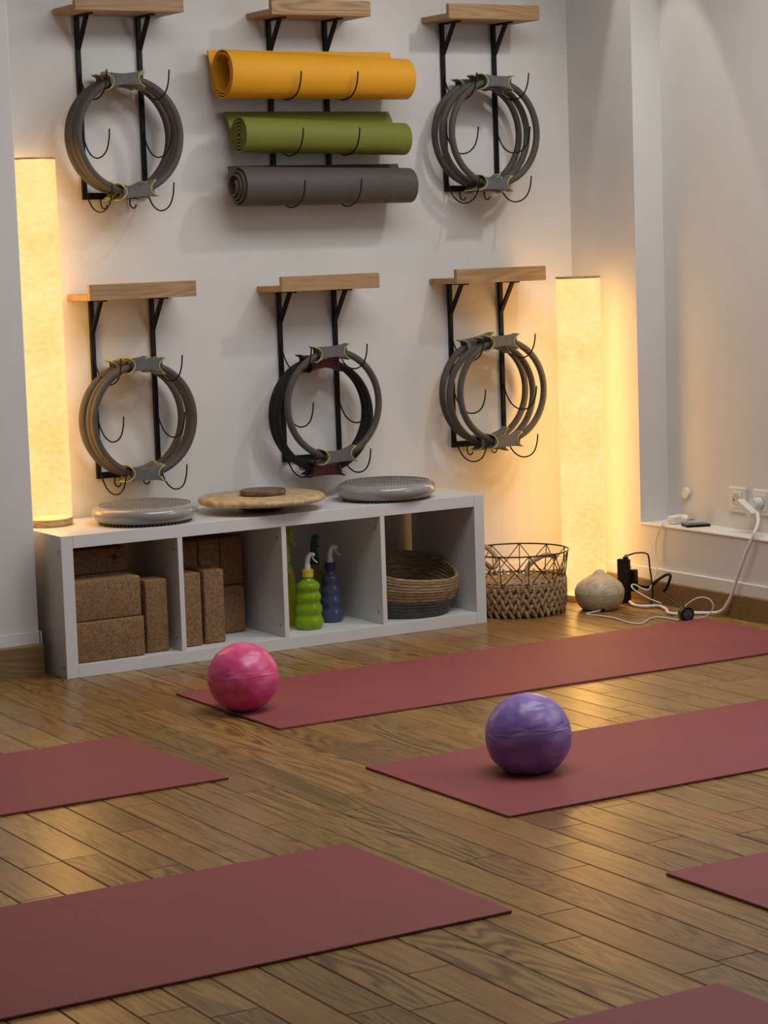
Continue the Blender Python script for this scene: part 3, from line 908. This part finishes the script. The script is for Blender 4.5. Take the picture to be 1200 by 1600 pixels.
smooth(obj('lower_ring', torus(0.1575, 0.0024, 56, 8, None, (0, 0, 0.112), 'XY'), M['wire'], BK))
NB = 11
def rp(i, top):
    a = 2*math.pi*i/NB+0.35
    R_ = RB+0.004 if top else 0.1575
    return (R_*math.cos(a), R_*math.sin(a), ZR if top else 0.100)
for i in range(NB):
    smooth(obj('upright_wire', tube([rp(i, 0), rp(i, 1)], 0.0019, 6), M['wire'], BK))
    smooth(obj('diagonal_wire', tube([rp(i, 0), rp(i+1, 1)], 0.0017, 6), M['wire'], BK))
    smooth(obj('diagonal_wire', tube([rp(i, 1), rp(i+1, 0)], 0.0017, 6), M['wire'], BK))
def rope(pts, rr):
    smooth(obj('rope_handle', tube(catmull(pts, 6), lambda t: rr*(1+0.10*math.sin(t*120)), 10), M['rope_wrap'], BK))
rope([(-0.022, 0.166, 0.206), (-0.020, 0.130, 0.196), (-0.030, 0.075, 0.176), (-0.060, 0.030, 0.160), (-0.098, 0.004, 0.158), (-0.136, -0.012, 0.178), (-0.166, -0.016, 0.204)], 0.0085)
rope([(0.020, -0.030, 0.120), (0.026, -0.026, 0.150), (0.055, -0.030, 0.172), (0.095, -0.036, 0.184), (0.128, -0.046, 0.176)], 0.0085)

# ------------------------------------------------------------------ aroma diffuser
DF = thing('aroma_diffuser', 'drop-shaped pale wood-grain aroma diffuser on the floor by the corner lamp', 'diffuser', (1.903, -0.025, 0.0007))
low = [(0, 0.0), (0.056, 0.0), (0.060, 0.003), (0.071, 0.016), (0.0795, 0.034), (0.0825, 0.050), (0.0830, 0.0535), (0.0815, 0.0545), (0, 0.0545)]
upp = [(0, 0.0550), (0.0815, 0.0550), (0.0830, 0.056), (0.0815, 0.068), (0.074, 0.084), (0.060, 0.097), (0.042, 0.108), (0.026, 0.117), (0.016, 0.126), (0.011, 0.131), (0.007, 0.1315), (0.006, 0.127), (0, 0.126)]
smooth(obj('base', lathe(low, 56), M['pale_wood'], DF), 45)
smooth(obj('cover', lathe(upp, 56), M['pale_wood'], DF), 45)
obj('power_jack', bbox(-0.036, -0.024, -0.064, -0.050, 0.001, 0.010, 0.002), M['black_plastic'], DF)

# ------------------------------------------------------------------ things of the niche
def socket(label, y, z, cat='socket'):
    t = thing('wall_socket', label, 'power socket', (XB, y, z), 0, 'wall sockets')
    bm = bbox(-0.011, -0.0006, -0.042, 0.042, -0.042, 0.042, 0.004, 2)
    obj('plate', bm, M['white_plastic'], t)
    def cyl(r, d, xx, yy, zz, n=32):
        b = bmesh.new(); bmesh.ops.create_cone(b, cap_ends=True, segments=n, radius1=r, radius2=r, depth=d, matrix=Matrix.Translation((xx, yy, zz)) @ Matrix.Rotation(math.pi/2, 4, 'Y'))
        return b
    obj('insert', bbox(-0.0135, -0.0112, -0.028, 0.028, -0.028, 0.028, 0.001, 1), M['white_plastic'], t)
    hl = obj('hollow', cyl(0.021, 0.001, -0.0141, 0, 0), M['socket_dark'], t)
    for dy in (-0.0095, 0.0095): obj('contact_hole', cyl(0.0030, 0.0008, -0.0150, dy, 0.0, 12), M['black_plastic'], hl)
    return t
socket('white square wall socket left of the one with the plug', -0.330, 0.361)
socket('white square wall socket with a plug in it at the right edge', -0.452, 0.361)
bp = bmesh.new(); bmesh.ops.create_cone(bp, cap_ends=True, segments=28, radius1=0.019, radius2=0.017, depth=0.012, matrix=Matrix.Translation((0, 0, 0)) @ Matrix.Rotation(-math.pi/2, 4, 'Y'))
bpo = obj('blanking_cap', bp, M['white_plastic']); bpo.location = (XB-0.0066, -0.060, 0.362)
tag(bpo, 'small round white blanking cap on the niche wall left of the sockets', 'wall cap')

CH = thing('phone_charger', 'small white plug-in charger lying on the niche sill', 'charger', (2.200, -0.070, 0.2647), math.radians(12))
obj('body', bbox(-0.034, 0.034, -0.018, 0.018, 0.0, 0.027, 0.004, 2), M['white_plastic'], CH)
bm = bmesh.new()
bmesh.ops.create_cone(bm, cap_ends=True, segments=20, radius1=0.015, radius2=0.012, depth=0.022, matrix=Matrix.Translation((0.012, -0.029, 0.0135)) @ Matrix.Rotation(math.pi/2, 4, 'X'))
obj('plug_face', bm, M['white_plastic'], CH)
for dx in (0.004, 0.020):
    bm = bmesh.new(); tube([(dx, -0.040, 0.0135), (dx, -0.056, 0.0135)], 0.0022, 8, bm); obj('pin', bm, M['steel'], CH)
PH = thing('smartphone', 'black smartphone lying flat on the niche sill', 'phone', (2.196, -0.172, 0.2647), math.radians(-18))
obj('case', bbox(-0.042, 0.042, -0.030, 0.030, 0.0, 0.0075, 0.003, 2), M['black_plastic'], PH)
obj('screen', bbox(-0.039, 0.039, -0.027, 0.027, 0.0076, 0.0082), M['phone'], PH)

# ------------------------------------------------------------------ cables and plugs in the corner
def cable(name, label, pts, r, mat, sub=8):
    o = smooth(obj(name, tube(catmull(pts, sub), r, 8), mat))
    return tag(o, label, 'cable', 'cables in the corner')
PS = thing('power_strip', 'black power strip standing on end against the corner beside the diffuser', 'power strip', (2.040, 0.020, 0.0007), math.radians(24))
obj('body', bbox(-0.012, 0.008, -0.022, 0.022, 0.0, 0.150, 0.004, 2), M['black_plastic'], PS)
obj('adapter', bbox(0.0085, 0.036, -0.034, 0.024, 0.038, 0.112, 0.004, 2), M['black_plastic'], PS)
obj('switch', bbox(-0.010, 0.004, -0.016, 0.0, 0.1502, 0.158, 0.002), M['black_plastic'], PS)
obj('socket_rib', bbox(0.0085, 0.016, -0.018, 0.018, 0.118, 0.124, 0.001, 1), M['black_plastic'], PS)
obj('cord_grip', bbox(0.0085, 0.020, -0.014, 0.014, 0.008, 0.034, 0.003, 1), M['black_plastic'], PS)

cable('white_power_cable', 'thick white power cable running along the floor up to the wall socket',
      [(2.030, -0.022, 0.010), (2.012, -0.075, 0.006), (2.024, -0.115, 0.006), (2.062, -0.135, 0.006), (2.040, -0.205, 0.006), (2.000, -0.270, 0.006), (2.015, -0.318, 0.006),
       (2.062, -0.330, 0.006), (2.088, -0.372, 0.008), (2.092, -0.425, 0.020), (2.096, -0.462, 0.060), (2.100, -0.494, 0.128), (2.104, -0.532, 0.206), (2.110, -0.570, 0.280), (2.150, -0.545, 0.315), (2.194, -0.490, 0.336)], 0.0058, M['white_cable'])
PL = thing('mains_plug', 'pale angled mains plug stuck in the socket at the right edge', 'plug', (XB-0.0155, -0.452, 0.361))
bm = bmesh.new(); bmesh.ops.create_cone(bm, cap_ends=True, segments=28, radius1=0.019, radius2=0.017, depth=0.030, matrix=Matrix.Translation((-0.016, 0, 0)) @ Matrix.Rotation(-math.pi/2, 4, 'Y'))
obj('plug_body', bm, M['white_plastic'], PL)
bm = bbox(-0.014, 0.014, -0.050, 0.034, -0.011, 0.011, 0.003, 2)
h = obj('handle', bm, M['white_plastic'], PL); h.location = (-0.045, 0.018, -0.012); h.rotation_euler = (math.radians(28), 0, 0)
cable('thin_white_cable', 'thin white cable snaking from the diffuser across the floor',
      [(1.866, -0.080, 0.006), (1.800, -0.090, 0.0032), (1.809, -0.145, 0.0032), (1.817, -0.221, 0.0032), (1.800, -0.325, 0.0032), (1.823, -0.360, 0.0032), (1.905, -0.300, 0.0032), (1.940, -0.310, 0.0032), (1.942, -0.395, 0.0040)], 0.0024, M['white_cable'])
cable('charger_cable', 'thin white cable hanging from the niche sill down to the floor',
      [(2.164, -0.075, 0.280), (2.135, -0.082, 0.276), (2.122, -0.074, 0.255), (2.1190, -0.060, 0.220), (2.1185, -0.052, 0.185), (2.1175, -0.062, 0.136), (2.098, -0.070, 0.10), (2.060, -0.085, 0.055), (2.030, -0.045, 0.072), (2.016, -0.060, 0.060), (2.040, -0.110, 0.032), (2.064, -0.150, 0.016)], 0.0022, M['white_cable'])
cable('black_adapter_cable', 'thin black cable looping up from the top of the power strip',
      [(2.048, 0.026, 0.160), (2.052, 0.010, 0.163), (2.056, -0.020, 0.172), (2.058, -0.055, 0.177), (2.058, -0.083, 0.176), (2.058, -0.093, 0.165), (2.058, -0.098, 0.130), (2.058, -0.108, 0.080), (2.056, -0.112, 0.040), (2.040, -0.112, 0.0045), (2.010, -0.065, 0.0045)], 0.0028, M['black_plastic'])
cable('black_power_cable', 'thick black cable looping from the adapter to the round black connector',
      [(2.078, 0.036, 0.060), (2.088, -0.010, 0.055), (2.086, -0.060, 0.060), (2.082, -0.105, 0.086), (2.080, -0.160, 0.112), (2.078, -0.182, 0.108), (2.070, -0.170, 0.070), (2.060, -0.165, 0.052), (2.040, -0.240, 0.040), (2.000, -0.340, 0.034), (1.972, -0.395, 0.030)], 0.0050, M['black_plastic'])
CN = thing('round_connector', 'round black plug connector lying on the floor at the mat corner', 'plug', (1.962, -0.4155, 0.0007), math.radians(-14))
for nm, r1, r2_, y0, y1, mt in (('body', 0.0225, 0.0225, -0.003, 0.026, M['black_plastic']), ('face', 0.0165, 0.0165, -0.0042, -0.0032, M['disc_dark'])):
    bm = bmesh.new(); bmesh.ops.create_cone(bm, cap_ends=True, segments=28, radius1=r1, radius2=r2_, depth=y1-y0, matrix=Matrix.Translation((0, (y0+y1)/2, 0.0225)) @ Matrix.Rotation(math.pi/2, 4, 'X'))
    obj(nm, bm, mt, CN)
for dx in (-0.007, 0.007):
    obj('pin', tube([(dx, -0.004, 0.0225), (dx, -0.0075, 0.0225)], 0.0028, 8), M['steel'], CN)
bm = bmesh.new()
for i in range(20):
    a = 2*math.pi*i/20
    tube([(0.0228*math.cos(a), 0.0, 0.0225+0.0228*math.sin(a)), (0.0228*math.cos(a), 0.022, 0.0225+0.0228*math.sin(a))], 0.0016, 5, bm)
for v in bm.verts: v.co.z = max(v.co.z, 0.0002)
obj('grip_ribs', bm, M['black_plastic'], CN)
cable('white_loop_cable', 'thin white cable curling in a loop over the black connector',
      [(1.952, -0.375, 0.012), (1.975, -0.395, 0.050), (2.000, -0.425, 0.074), (2.022, -0.452, 0.070), (2.030, -0.462, 0.045), (2.022, -0.440, 0.016), (2.010, -0.400, 0.004), (2.020, -0.352, 0.0036)], 0.0020, M['white_cable'])
